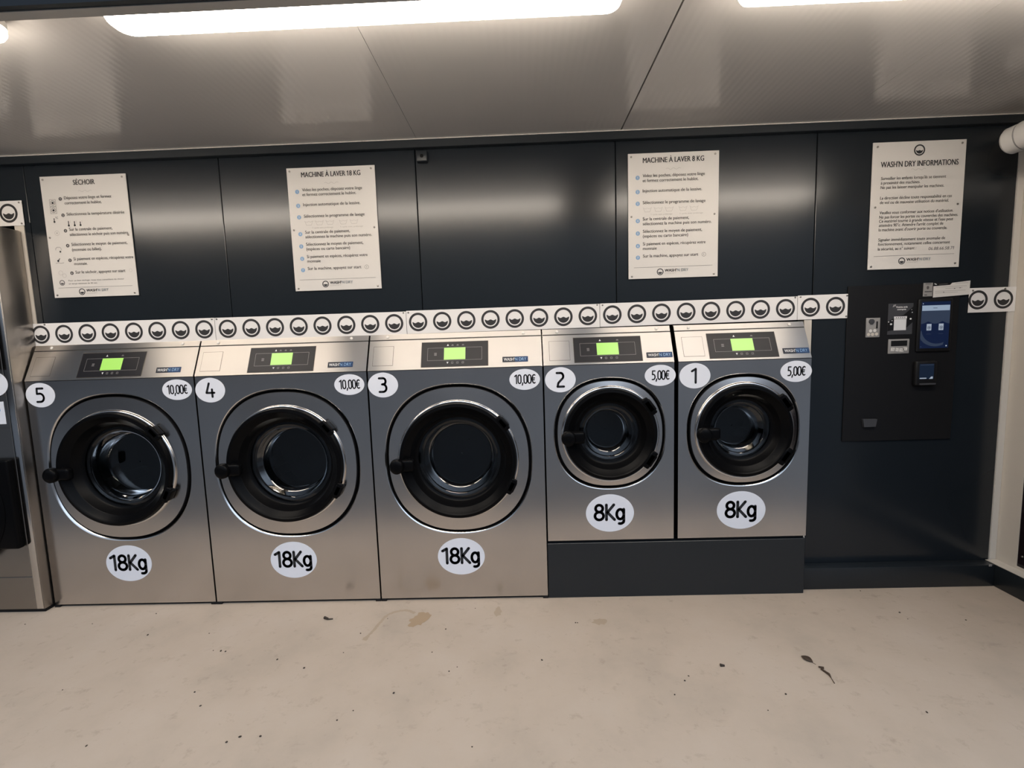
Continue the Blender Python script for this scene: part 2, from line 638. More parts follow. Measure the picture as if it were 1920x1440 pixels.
# ------------------------------------------------------------------ ceiling lamps
def make_lamp(x0, x1, label):
    t = thing('ceiling_lamp', ((x0 + x1) / 2, -0.87, 2.19), label, 'lamp', 'ceiling batten lamps')
    h = (x1 - x0) / 2
    z1 = ZC - 2.19

    def outline(hx, hy, r, z, n=6):
        pts = []
        for cx, cy, a0 in ((hx - r, hy - r, 0), (-hx + r, hy - r, PI / 2), (-hx + r, -hy + r, PI), (hx - r, -hy + r, 1.5 * PI)):
            for i in range(n + 1):
                a = a0 + PI / 2 * i / n
                pts.append((cx + r * math.cos(a), cy + r * math.sin(a), z))
        return pts
    d = MB()
    d.rings([outline(h - 0.012, 0.034, 0.030, 0.0), outline(h - 0.005, 0.044, 0.035, 0.004), outline(h, 0.05, 0.038, 0.016), outline(h, 0.05, 0.038, 0.030)], 'lamp', True, True, False)
    d.build('diffuser', parent=t, label='glowing white diffuser')
    b = MB()
    b.rings([outline(h + 0.001, 0.051, 0.039, 0.0305), outline(h + 0.001, 0.051, 0.039, 0.048), outline(h - 0.01, 0.042, 0.03, z1 - 0.001)], 'lamp_body', True, True, True)
    b.build('housing', parent=t)
    return t


make_lamp(-0.40, 1.030, 'leftmost white batten ceiling lamp, only its rounded tip inside the photo')
make_lamp(1.352, 2.748, 'long glowing white batten lamp on the ceiling above the three large washers')
make_lamp(3.062, 4.45, 'white batten ceiling lamp on the right, above the small washers and payment terminal')


# ------------------------------------------------------------------ washers
def sq_ring(cx, cz, a, b, y, n, exp):
    out = []
    for i in range(n):
        t = 2 * PI * i / n
        c, s = math.cos(t), math.sin(t)
        k = (abs(c) ** exp + abs(s) ** exp) ** (-1 / exp)
        out.append((cx + a * k * c, y, cz + b * k * s))
    return out


def rect_ring(cx, cz, x0, x1, z0, z1, y, n):
    """The rectangle's border met by the same n rays from (cx, cz); corners snapped in."""
    out = []
    for i in range(n):
        t = 2 * PI * i / n
        c, s = math.cos(t), math.sin(t)
        ks = []
        if c > 1e-9:
            ks.append((x1 - cx) / c)
        if c < -1e-9:
            ks.append((x0 - cx) / c)
        if s > 1e-9:
            ks.append((z1 - cz) / s)
        if s < -1e-9:
            ks.append((z0 - cz) / s)
        k = min(ks)
        out.append([cx + k * c, y, cz + k * s])
    for X, Z in ((x0, z0), (x1, z0), (x0, z1), (x1, z1)):
        j = min(range(n), key=lambda q: (out[q][0] - X) ** 2 + (out[q][2] - Z) ** 2)
        out[j] = [X, y, Z]
    return [tuple(p) for p in out]


def arc(cx, cz, rx, rz, a0, a1, n=10):
    return [(cx + rx * math.cos(math.radians(a0 + (a1 - a0) * i / n)), cz + rz * math.sin(math.radians(a0 + (a1 - a0) * i / n))) for i in range(n + 1)]


GLYPH = {
    '5': [[(0.82, 1.0), (0.20, 1.0), (0.16, 0.60), (0.45, 0.62)] + arc(0.45, 0.31, 0.40, 0.31, 80, -80, 10) + [(0.10, 0.0)]],
    '4': [[(0.42, 1.0), (0.10, 0.30), (0.92, 0.30)], [(0.70, 0.55), (0.70, 0.0)]],
    '3': [[(0.12, 1.0), (0.55, 1.0)] + arc(0.55, 0.775, 0.24, 0.225, 85, -60, 8) + [(0.42, 0.55)],
          [(0.42, 0.55)] + arc(0.50, 0.275, 0.34, 0.275, 70, -90, 9) + [(0.12, 0.0)]],
    '2': [[(0.14, 1.0), (0.50, 1.0)] + arc(0.52, 0.76, 0.28, 0.24, 85, -35, 8) + [(0.30, 0.28), (0.20, 0.0), (0.86, 0.0)]],
    '1': [[(0.20, 0.84), (0.58, 1.0), (0.58, 0.0)]],
}

STROKES = {                                        # advance width, strokes in units of the cap height
    '0': (0.60, [arc(0.26, 0.72, 0.22, 0.28, 0, 180, 10) + arc(0.26, 0.28, 0.22, 0.28, 180, 360, 10) + [(0.48, 0.72)]]),
    '1': (0.46, [[(0.02, 0.84), (0.27, 1.0), (0.27, 0.0)]]),
    '5': (0.56, [[(0.44, 1.0), (0.08, 1.0), (0.06, 0.58), (0.22, 0.60)] + arc(0.20, 0.30, 0.25, 0.30, 75, -80, 9) + [(0.03, 0.0)]]),
    '8': (0.62, [arc(0.27, 0.765, 0.205, 0.235, 90, 450, 16), arc(0.27, 0.265, 0.245, 0.265, 90, 450, 16)]),
    'K': (0.60, [[(0.06, 1.0), (0.06, 0.0)], [(0.48, 1.0), (0.12, 0.50), (0.52, 0.0)]]),
    'g': (0.52, [arc(0.24, 0.36, 0.20, 0.33, 20, 340, 16), [(0.44, 0.69), (0.44, -0.10)] + arc(0.24, -0.10, 0.20, 0.17, 0, -110, 6)]),
    ',': (0.28, [[(0.14, 0.06), (0.06, -0.20)]]),
    '€': (0.52, [arc(0.34, 0.5, 0.27, 0.5, 60, 300, 14), [(-0.02, 0.60), (0.40, 0.60)], [(-0.02, 0.40), (0.36, 0.40)]]),
}


def lettering(mb, s, cx, z0, width, cap, w, y, mt):
    adv = sum(STROKES[c][0] for c in s) - 0.10
    k = width / adv
    x = cx - width / 2
    for c in s:
        a, st = STROKES[c]
        for p in st:
            mb.stroke([(x + u * k, z0 + v * cap) for u, v in p], w, y, mt)
        x += a * k


SL = 0.1602                                        # length of the sloped fascia
TILT = math.atan2(0.066, 0.146)
ZF = 1.172                                         # where the slope begins


def washer(x0, zb, W, R, number, price, cap, label, name_group):
    """R: dict of sizes that differ between the large and the small washer."""
    t = thing('washing_machine', (x0, 0, zb), label, 'washing machine', name_group)
    zf = ZF - zb
    ztop = 1.345 - zb
    cx, cz, ha, hb = R['cx'], R['cz'], R['ha'], R['hb']
    # cabinet shell
    b = MB()
    prof = [(0.003, 0.012), (0.003, zf - 0.001), (0.0792, ztop - 0.004), (0.0805, ztop), (0.52, ztop), (0.52, 0.012)]
    n = len(prof)
    xa, xb = 0.001, W - 0.001
    vs = [(xa, y, z) for y, z in prof] + [(xb, y, z) for y, z in prof]
    fs = [tuple(range(n)), tuple(range(2 * n - 1, n - 1, -1))] + [(i, i + 1, n + i + 1, n + i) for i in range(1, n - 1)] + [(n - 1, 0, n, 2 * n - 1)]
    b.add(vs, fs, 'steel')
    b.build('cabinet', parent=t)
    # front panel with the rounded opening
    N = 128
    e = 2.28
    fp = MB()
    outer = rect_ring(cx, cz, 0.0015, W - 0.0015, 0.014, zf - 0.002, 0.0, N)
    edge = [(x, 0.006, z) for x, _, z in outer]
    fp.rings([edge, outer, sq_ring(cx, cz, ha, hb, 0.0, N, e)], 'steel', False)
    fp.rings([sq_ring(cx, cz, ha, hb, 0.0, N, e), sq_ring(cx, cz, ha - 0.004, hb - 0.004, 0.002, N, e), sq_ring(cx, cz, ha - 0.0085, hb - 0.0085, 0.010, N, e)], 'steel_bright', True)
    fp.rings([sq_ring(cx, cz, ha - 0.0085, hb - 0.0085, 0.010, N, e), sq_ring(cx, cz, ha - 0.010, hb - 0.010, 0.04, N, e), sq_ring(cx, cz, ha - 0.05, hb - 0.05, 0.045, N, e)], 'black_matte', True)
    fp.build('front_panel', parent=t, angle=50)
    # base and feet
    bs = MB()
    bs.box(0.006, W - 0.006, 0.012, 0.50, 0.0005, 0.0115, 'black_matte')
    bs.build('base', parent=t)
    if zb < 0.1:
        for fx in (0.012, W - 0.012):
            MB().box(fx - 0.014, fx + 0.014, -0.002, 0.02, 0.0, 0.011, 'black_matte', 0.002).build('foot', parent=t)
    # door
    Rf, Rg = R['rf'], R['rg']
    fy = R['fy']
    dr = MB()
    q = 0.0180
    outer_r = Rf + 0.012
    dr.rings([sq_ring(cx, cz, ha - q, hb - q, 0.030, N, e), sq_ring(cx, cz, ha - q, hb - q, 0.001, N, e), sq_ring(cx, cz, ha - q - 0.002, hb - q - 0.002, 0.0, N, e)], 'black_matte', False)
    rr = [sq_ring(cx, cz, ha - q - 0.002, hb - q - 0.002, 0.0, N, e)]
    for k in range(1, 6):
        f = k / 5
        a = (ha - q - 0.002) * (1 - f) + outer_r * f
        bb = (hb - q - 0.002) * (1 - f) + outer_r * f
        rr.append(sq_ring(cx, cz, a, bb, -0.0045 * f, N, e + (2.0 - e) * f))
    dr.rings(rr, 'steel', True)
    dr.rings([sq_ring(cx, cz, Rf + 0.0025 + 0.0095 * math.cos(PI * i / 10), Rf + 0.0025 + 0.0095 * math.cos(PI * i / 10), -0.0045 - 0.013 * math.sin(PI * i / 10), N, 2) for i in range(9)], 'steel_bright', True)
    door = dr.build('door', parent=t, angle=60)
    fr = MB()
    g = Rg
    m_ = Rf - g
    fr.lathe([(Rf - 0.001, -0.008), (Rf - 0.001, fy + 0.006), (Rf - 0.004, fy), (Rf - 0.018, fy - 0.003), (Rf - m_ * 0.32, fy + 0.003),
              (Rf - m_ * 0.36, fy + 0.008), (Rf - m_ * 0.60, fy + 0.020), (Rf - m_ * 0.64, fy + 0.024), (g + 0.016, 0.022), (g + 0.006, 0.030), (g, 0.032), (g, 0.044)], cx, cz, 'black', 96)
    fr.build('door_frame', parent=door, label='black door frame ring', angle=50)
    for ang in R['lugs']:
        lg = MB()
        a = math.radians(ang)
        rc = Rf + 0.002
        px, pz = cx + rc * math.cos(a), cz + rc * math.sin(a)
        lw, lh = R['lug']
        lg.box(px - lw, px + lw, fy - 0.004, -0.002, pz - lh, pz + lh, 'black', 0.009, 3, Matrix.Rotation(-a, 3, 'Y'))
        lg.box(px - lw * 0.75, px + lw * 0.75, fy - 0.004, fy + 0.014, pz - lh * 1.35, pz + lh * 1.35, 'black', 0.007, 3, Matrix.Rotation(-a, 3, 'Y'))
        lg.build('hinge', parent=door, label='black hinge lug')
    hd = MB()
    hx, hz = cx - R['hx'], cz + R['hz']
    hd.box(hx - 0.010, hx + 0.080, fy - 0.016, fy + 0.022, hz - 0.030, hz + 0.030, 'black', 0.014, 3)
    kn = [(0.010, fy + 0.006), (0.030, fy + 0.004), (0.036, fy - 0.004), (0.038, fy - 0.016), (0.036, fy - 0.028), (0.029, fy - 0.035), (0.014, fy - 0.038), (0.001, fy - 0.0385)]
    hd.rings([[(hx + r * 0.92 * math.cos(2 * PI * i / 28), y, hz + r * math.sin(2 * PI * i / 28)) for i in range(28)] for r, y in kn], 'black', True, False, True)
    hd.build('door_handle', parent=door, label='black door handle')
    gl = MB()
    prof = [(g + 0.001, 0.033), (g - 0.012, 0.0315), (g - 0.022, 0.037), (g - 0.0275, 0.065), (g - 0.033, 0.105), (g - 0.047, 0.121), (g * 0.35, 0.126), (0.004, 0.127)]
    inn = [(max(r - 0.006, 0.003) if 2 <= i <= 5 else r, y + 0.006 if i not in (2, 3, 4) else y + 0.004) for i, (r, y) in enumerate(prof)][::-1]
    gl.lathe(prof + inn, cx, cz, 'glass', 96, False, False)
    # close rim and centre
    k = 96
    nP = len(prof) * 2
    gl.add([(cx + r * math.cos(2 * PI * i / k), y, cz + r * math.sin(2 * PI * i / k)) for r, y in (prof[0], inn[-1]) for i in range(k)],
           [(i, (i + 1) % k, k + (i + 1) % k, k + i) for i in range(k)], 'glass', True)
    gl.build('door_glass', parent=door, label='round glass bowl of the door', recalc=True)
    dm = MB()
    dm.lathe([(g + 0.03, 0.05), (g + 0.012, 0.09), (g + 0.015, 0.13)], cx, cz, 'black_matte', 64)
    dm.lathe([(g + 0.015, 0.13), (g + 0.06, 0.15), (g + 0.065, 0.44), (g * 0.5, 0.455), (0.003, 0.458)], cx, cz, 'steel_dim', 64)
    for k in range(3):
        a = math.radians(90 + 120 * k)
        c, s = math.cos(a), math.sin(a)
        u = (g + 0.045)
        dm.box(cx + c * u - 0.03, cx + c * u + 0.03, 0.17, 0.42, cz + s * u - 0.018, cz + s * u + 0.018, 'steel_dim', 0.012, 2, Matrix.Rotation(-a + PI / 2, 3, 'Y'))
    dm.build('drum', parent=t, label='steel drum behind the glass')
    # sloped fascia: x along the machine, -y out of it, z up the slope
    F = Matrix.Translation((0, 0, zf)) @ Matrix.Rotation(-TILT, 4, 'X')
    fa = MB(F)
    fa.box(0.0015, W - 0.0015, -0.0022, 0.0, 0.0005, SL - 0.0045, 'steel_fascia')
    fascia = fa.build('control_fascia', parent=t)
    cp = MB(F)
    px = R['plate']
    for w_, mt_, yy in ((0.0, 'plate_edge', -0.0026), (0.0016, 'steel_fascia', -0.0031)):
        cp.box(px + w_, px + 0.100 - w_, yy, -0.0021, 0.024 + w_, 0.126 - w_, mt_)
    cp.build('cover_plate', parent=fascia, label='blank square steel cover plate')
    pn = MB(F)
    mx = W / 2
    pn.box(mx - 0.1635, mx + 0.1635, -0.0035, -0.0020, 0.009, 0.141, 'plate_edge', 0.0008, 1)
    pn.box(mx - 0.1615, mx + 0.1615, -0.0045, -0.0020, 0.011, 0.139, 'panel_dark', 0.0008, 1)
    y = -0.0049
    pn.stroke([(mx - 0.132, 0.043), (mx + 0.132, 0.043), (mx + 0.132, 0.108), (mx - 0.132, 0.108)], 0.0014, y, 'panel_line', True)
    pn.poly([(mx - 0.039, 0.118), (mx - 0.029, 0.118), (mx - 0.034, 0.128)], y, 'icon_white')
    pn.poly([(mx - 0.039, 0.034), (mx - 0.034, 0.024), (mx - 0.029, 0.034)], y, 'icon_white')
    for ix in (-0.011, 0.014, 0.040):
        pn.stroke([(mx + ix - 0.004, 0.0255), (mx + ix + 0.004, 0.0255), (mx + ix + 0.004, 0.0335), (mx + ix - 0.004, 0.0335)], 0.0016, y, 'icon_grey', True)
    for ix in R['top_icons']:
        pn.stroke([(mx + ix - 0.005, 0.1195), (mx + ix + 0.005, 0.1195)], 0.002, y, 'icon_grey')
        pn.stroke([(mx + ix - 0.003, 0.1235), (mx + ix + 0.003, 0.1235)], 0.002, y, 'icon_grey')
    for zz in (0.070, 0.0755, 0.081):
        pn.stroke([(mx - 0.099, zz), (mx - 0.088, zz)], 0.0022, y, 'icon_grey')
    panel = pn.build('control_panel', parent=fascia, label='dark control panel with small white icons')
    sc = MB(F)
    sc.box(mx - 0.052, mx + 0.052, -0.0056, -0.0040, 0.046, 0.108, 'screen_green')
    sc.build('display', parent=panel, label='lit green display')
    bd = MB(F)
    bx = W - R['badge'] - 0.123
    bd.box(bx, bx + 0.062, -0.0040, -0.0020, 0.024, 0.052, 'badge_dark', 0.0012, 1)
    bd.box(bx + 0.060, bx + 0.123, -0.0040, -0.0020, 0.024, 0.052, 'badge_blue', 0.0012, 1)
    bd.text("WASH'", bx + 0.007, 0.0305, -0.0044, 'icon_white', width=0.050, height=0.015, strike=0.0006)
    bd.text("N DRY", bx + 0.060, 0.0305, -0.0044, 'badge_text', width=0.055, height=0.015, bold=0.0)
    bd.build('badge', parent=fascia, label='small blue badge with lettering')
    # lid edge above the slope with its two screws
    td = MB(F)
    td.box(0.0015, W - 0.0015, -0.0022, 0.0, SL + 0.0015, SL + 0.0292, 'steel_fascia')
    td.box(0.0015, W - 0.0015, -0.0008, 0.0002, SL - 0.0045, SL + 0.0020, 'line')
    trim = td.build('top_rail', parent=t)
    for sx in R['screws']:
        s_ = MB(F)
        s_.lathe([(0.0075, -0.0022), (0.0072, -0.0055), (0.004, -0.0075), (0.0005, -0.0078)], sx, SL + 0.0145, 'screw_white', 20, False, True)
        s_.build('screw', parent=trim)
    # stickers
    ns = MB()
    nx, nz = R['num']
    nz -= zb
    ns.rings([[(nx + 0.0735 * k * math.cos(2 * PI * i / 56), yy, nz + 0.0605 * k * math.sin(2 * PI * i / 56)) for i in range(56)] for k, yy in ((1, -0.0002), (1, -0.0010))], 'white_sticker', False, False, True)
    gw, gh = 0.047, 0.066
    for st in GLYPH[number]:
        ns.stroke([(nx + (u - 0.5) * gw, nz + (w - 0.5) * gh) for u, w in st], 0.0105, -0.0015, 'ink')
    ns.build('number_sticker', parent=t, label='white oval sticker with the number ' + number)
    ps = MB()
    px_, pz_ = R['price']
    pz_ -= zb
    ps.rings([[(px_ + 0.0735 * k * math.cos(2 * PI * i / 56), yy, pz_ + 0.0505 * k * math.sin(2 * PI * i / 56)) for i in range(56)] for k, yy in ((1, -0.0002), (1, -0.0010))], 'white_sticker', False, False, True)
    lettering(ps, price, px_, pz_ - 0.019, R['pw'], 0.041, 0.0058, -0.0015, 'ink')
    ps.build('price_sticker', parent=t, label='white oval price sticker')
    cs = MB()
    kx, kz = R['cap']
    kz -= zb
    cs.rings([[(kx + 0.118 * k * math.cos(2 * PI * i / 64), yy, kz + 0.095 * k * math.sin(2 * PI * i / 64)) for i in range(64)] for k, yy in ((1, -0.0002), (1, -0.0010))], 'white_sticker', False, False, True)
    lettering(cs, cap, kx - 0.005, kz - 0.034, R['cw'], 0.076, 0.0138, -0.0015, 'ink')
    cs.build('capacity_sticker', parent=t, label='large white oval capacity sticker')
    return t


BIG = dict(cx=0.423, cz=0.725, ha=0.363, hb=0.377, rf=0.285, rg=0.205, fy=-0.040, lug=(0.020, 0.030), lugs=(39, -27), hx=0.290, hz=-0.012, plate=0.0225,
           badge=0.068, screws=(0.088, 0.757), num=(0.072, 1.103), price=(0.758, 1.110), pw=0.096, cap=(0.415, 0.229), cw=0.180, top_icons=(-0.011, 0.014, 0.040))
SML = dict(cx=0.313, cz=0.833 - 0.285, ha=0.272, hb=0.277, rf=0.224, rg=0.145, fy=-0.030, lug=(0.022, 0.034), lugs=(36, -34), hx=0.204, hz=-0.008, plate=0.030,
           badge=0.006, screws=(0.072, 0.556), num=(0.079, 1.103), price=(0.555, 1.110), pw=0.078, cap=(0.309, 0.436), cw=0.142, top_icons=(0.05,))
GW = 'front loading washers set in the dark wall'
washer(0.003, 0.0, 0.845, dict(BIG, top_icons=(0.045,)), '5', '10,00€', '18Kg', 'large stainless steel washer with a white sticker reading 5, beside the dryer', GW)
washer(0.853, 0.0, 0.845, BIG, '4', '10,00€', '18Kg', 'large stainless steel washer with a white sticker reading 4, middle of the three', GW)
washer(1.703, 0.0, 0.845, BIG, '3', '10,00€', '18Kg', 'large stainless steel washer with a white sticker reading 3, beside the small washers', GW)
washer(2.553, 0.285, 0.623, SML, '2', '5,00€', '8Kg', 'small stainless washer with a white sticker reading 2, on the plinth beside the large washers', GW)
washer(3.193, 0.285, 0.627, SML, '1', '5,00€', '8Kg', 'small stainless washer with a white sticker reading 1, at the end of the row', GW)

# ------------------------------------------------------------------ stacked dryer at the left edge
dy = thing('tumble_dryer', (0, 0, 0), 'tall stainless steel stacked dryer at the left edge of the photo, beside washer 5', 'dryer')
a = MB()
a.box(-0.86, -0.0035, -0.045, 0.083, 0.018, 1.912, 'steel_darkened', 0.004, 2)
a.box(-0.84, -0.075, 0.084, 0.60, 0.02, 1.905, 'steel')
body = a.build('cabinet', parent=dy)
MB().box(-0.85, -0.010, -0.036, 0.060, 0.0005, 0.0175, 'black_matte').build('base', parent=dy)
cr = MB()
cr.box(-0.040, -0.0065, -0.049, -0.0445, 0.022, 1.908, 'steel_bright', 0.0018, 2)
cr.build('corner_post', parent=dy, label='polished steel corner post')
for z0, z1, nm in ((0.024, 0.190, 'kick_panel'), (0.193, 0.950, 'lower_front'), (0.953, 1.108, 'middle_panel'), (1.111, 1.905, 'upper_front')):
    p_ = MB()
    p_.box(-0.852, -0.042, -0.0485, -0.0440, z0, z1, 'steel_darkened', 0.0012, 1)
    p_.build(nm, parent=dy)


def dryer_door(zc, z0, z1):
    d = MB()
    d.lathe([(0.31, -0.047), (0.31, -0.085), (0.295, -0.095), (0.245, -0.095), (0.225, -0.075), (0.215, -0.052)], -0.40, zc, 'black', 72)
    d.box(-0.40, -0.050, -0.083, -0.047, z0, z1, 'black', 0.010, 3)
    dd = d.build('door', parent=dy, label='black dryer door')
    g_ = MB()
    g_.lathe([(0.216, -0.060), (0.15, -0.066), (0.002, -0.070), (0.002, -0.066), (0.15, -0.062), (0.216, -0.056)], -0.40, zc, 'dark_glass', 72)
    g_.build('door_glass', parent=dd)


dryer_door(0.555, 0.352, 0.800)
dryer_door(1.46, 1.235, 1.690)
st = MB()
st.rings([[(-0.100 + 0.0745 * math.cos(2 * PI * i / 56), yy, 1.168 + 0.062 * math.sin(2 * PI * i / 56)) for i in range(56)] for yy in (-0.0486, -0.0494)], 'white_sticker', False, False, True)
st.build('number_sticker', parent=dy, label='white oval sticker')
st = MB()
st.box(-0.190, -0.060, -0.0494, -0.0486, 0.972, 1.082, 'white_sticker')
st.poly([(-0.160, 0.985), (-0.095, 0.985), (-0.095, 1.035), (-0.080, 1.035), (-0.080, 1.048), (-0.105, 1.072), (-0.150, 1.072), (-0.176, 1.048), (-0.176, 1.035), (-0.160, 1.035)], -0.0499, 'garment_blue')
st.build('pictogram_sticker', parent=dy, label='square white sticker with a blue garment')

# ------------------------------------------------------------------ white strip signs with the washer emblem
SP, LX0 = 0.1196, 0.0295
GS = 'white emblem strips on the wall'


def strip_sign(xa, xb, z0, z1, centres, zc, label, screws, R=0.0455, zc2=None, y=0.0835, slope=0.0):
    t = thing('strip_sign', (xa, y, z0), label, 'sign', GS)
    t.rotation_euler = (0, -slope, 0)
    w, h = xb - xa, z1 - z0
    b_ = MB()
    b_.box(0.0006, w - 0.0006, 0.0, 0.003, 0.0, h, 'paper_strip', 0.0006, 1)
    for c in centres:
        b_.logo(c - xa, zc - z0, R, -0.0006, 'ink_logo')
    b_.build('board', parent=t)
    for sx, sz in screws:
        s_ = MB()
        s_.lathe([(0.0045, 0.0), (0.0042, -0.0018), (0.002, -0.0026), (0.0003, -0.0027)], sx - xa, sz - z0, 'screw', 14, False, True)
        s_.build('screw', parent=t)
    return t


def lx(k):
    return LX0 + SP * k


sl = 0.0032
strip_sign(-0.030, 0.9215, 1.344, 1.4570, [lx(k) for k in range(0, 8)], 1.4015, 'white strip with eight washer emblems above washer 5, touching the dryer', [(0.055, 1.4515), (0.910, 1.4505)])
strip_sign(0.9225, 1.8840, 1.3435, 1.4565, [lx(k) for k in range(8, 16)], 1.4005, 'white strip with eight washer emblems above washer 4', [(0.934, 1.450), (1.872, 1.451)])
strip_sign(1.8850, 2.8390, 1.3460, 1.4595, [lx(k) for k in range(16, 24)], 1.4030, 'white strip with eight washer emblems above washer 3, below the wall sensor', [(1.897, 1.451), (2.827, 1.455)], slope=sl)
strip_sign(2.8400, 3.7950, 1.3500, 1.4635, [lx(k) for k in range(24, 32)], 1.4075, 'white strip with eight washer emblems above the small washers', [(2.853, 1.456), (3.783, 1.459)], slope=sl)
strip_sign(3.7960, 4.0385, 1.3535, 1.4700, [lx(k) for k in (32, 33)], 1.4120, 'short white strip with two washer emblems between washer 1 and the payment terminal', [(3.808, 1.463), (4.030, 1.462), (4.029, 1.363)], slope=sl)
strip_sign(4.6080, 4.8290, 1.3610, 1.4780, [4.6505, 4.7700], 1.4210, 'short white strip with two washer emblems at the right corner, over the white corner trim', [(4.624, 1.466), (4.775, 1.470)])
strip_sign(-0.220, 0.0195, 1.9380, 2.0575, [-0.0520, -0.1716], 1.9985, 'white emblem strip high on the wall above the dryer, at the left edge', [(0.0075, 2.0475), (0.008, 1.9475)])


# ------------------------------------------------------------------ information boards
BW, BH = 0.428, 0.583
GB = 'white instruction boards on the dark wall'


def board(x0, z1, label, draw, scr):
    t = thing('instruction_board', (x0, 0.083, z1), label, 'sign', GB)
    b_ = MB()
    b_.box(0.0, BW, 0.0, 0.004, -BH, 0.0, 'paper', 0.0006, 1)
    draw(b_)
    b_.build('panel', parent=t)
    for u, v in scr:
        s_ = MB()
        s_.lathe([(0.0048, 0.0), (0.0045, -0.0018), (0.002, -0.0028), (0.0003, -0.0029)], u * BW, -v * BH, 'screw', 14, False, True)
        s_.build('screw', parent=t)
    return t


Y = -0.0006


def T(b, s, u0, u1, v, mt='ink_grey', size=0.0208, bold=0.0003, align='l', shear=0.0):
    """Text from u0 to u1 across the board, its mid-height at v."""
    b.text(s, u0 * BW, -v * BH - size * 0.26, Y, mt, size=size, width=(u1 - u0) * BW, strike=bold, align=align, shear=shear)


def title(b, s, u0, u1, v, h=0.0232):
    b.text(s, (u0 + u1) / 2 * BW, -v * BH - h / 2, Y, 'ink', size=h / CAP, width=(u1 - u0) * BW, align='c', strike=0.0007)


def wavy(b, u0, u1, v):
    b.stroke([((u0 + (u1 - u0) * i / 24) * BW, -v * BH + 0.0035 * math.sin(i / 24 * 5 * PI)) for i in range(25)], 0.0013, Y, 'ink_faint', caps=False)


def bullet(b, u, v, n, r=0.0100, mt='ink_blue', mt2='paper'):
    b.ellipse(u * BW, -v * BH, r, r, Y, mt, 24)
    b.text(str(n), u * BW, -v * BH - r * 0.5, Y - 0.0003, mt2, height=r * 1.0, align='c', bold=0.01)


def footer(b, v_rule, u_logo, v):
    b.stroke([(0.06 * BW, -v_rule * BH), (0.94 * BW, -v_rule * BH)], 0.0012, Y, 'ink_grey', caps=False)
    b.logo(u_logo * BW, -v * BH, 0.0160, Y, 'ink')
    u = u_logo + 0.052
    b.text("WASH'", u * BW, -(v - 0.006) * BH - 0.004, Y, 'ink', width=0.056, height=0.0135, strike=0.0007)
    b.text("N DRY", (u + 0.139) * BW, -(v - 0.006) * BH - 0.004, Y, 'ink_pale', width=0.054, height=0.0135, strike=0.0003)
    b.text("CONCEPT", u * BW, -(v + 0.018) * BH, Y, 'ink_faint', width=0.055, height=0.0055)


def washing_board(kg):
    def draw(b):
        title(b, 'MACHINE À LAVER %s KG' % kg, 0.165, 0.835, 0.056)
        wavy(b, 0.42, 0.58, 0.128)
        rows = [(1, 0.190, ['Videz les poches, déposez votre linge', 'et fermez correctement le hublot.'], (0.845, 0.775), (0.178, 0.216)),
                (2, 0.302, ['Injection automatique de la lessive.'], (0.815,), (0.297,)),
                (3, 0.395, ['Sélectionnez le programme de lavage'], (0.855,), (0.390,)),
                (4, 0.532, ['Sur la centrale de paiement,', 'sélectionnez la machine puis son numéro.'], (0.675, 0.925), (0.520, 0.558)),
                (5, 0.632, ['Sélectionnez le moyen de paiement,', '(espèces ou carte bancaire)'], (0.82, 0.665), (0.619, 0.657)),
                (6, 0.733, ['Si paiement en espèces, récupérez votre', 'monnaie'], (0.86, 0.315), (0.720, 0.757)),
                (7, 0.827, ['Sur la machine, appuyez sur start'], (0.78,), (0.818,))]
        for n, vb, lines, ends, vs in rows:
            bullet(b, 0.105, vb, n)
            for s, e_, v in zip(lines, ends, vs):
                T(b, s, 0.162, e_, v)
        for u in (0.165, 0.287, 0.408, 0.560, 0.683):
            x, z = u * BW, -0.445 * BH
            b.stroke([(x, z + 0.011), (x + 0.008, z - 0.010), (x + 0.032, z - 0.010), (x + 0.040, z + 0.011)], 0.0012, Y, 'ink_faint')
            b.stroke([(x + 0.003, z + 0.007), (x + 0.012, z + 0.004), (x + 0.020, z + 0.008), (x + 0.028, z + 0.004), (x + 0.037, z + 0.008)], 0.0010, Y, 'ink_faint')
        T(b, '1 cycle sans prélavage', 0.25, 0.49, 0.485, 'ink_faint', 0.0095, 0.0)
        T(b, '1 cycle avec prélavage', 0.57, 0.83, 0.485, 'ink_faint', 0.0095, 0.0)
        b.annulus(0.843 * BW, -0.818 * BH, 0.0098, 0.0086, Y, 'ink_grey', 28)
        b.stroke([(0.843 * BW, -0.818 * BH - 0.004), (0.843 * BW, -0.818 * BH + 0.004)], 0.0014, Y, 'ink_grey')
        footer(b, 0.908, 0.355, 0.948)
    return draw


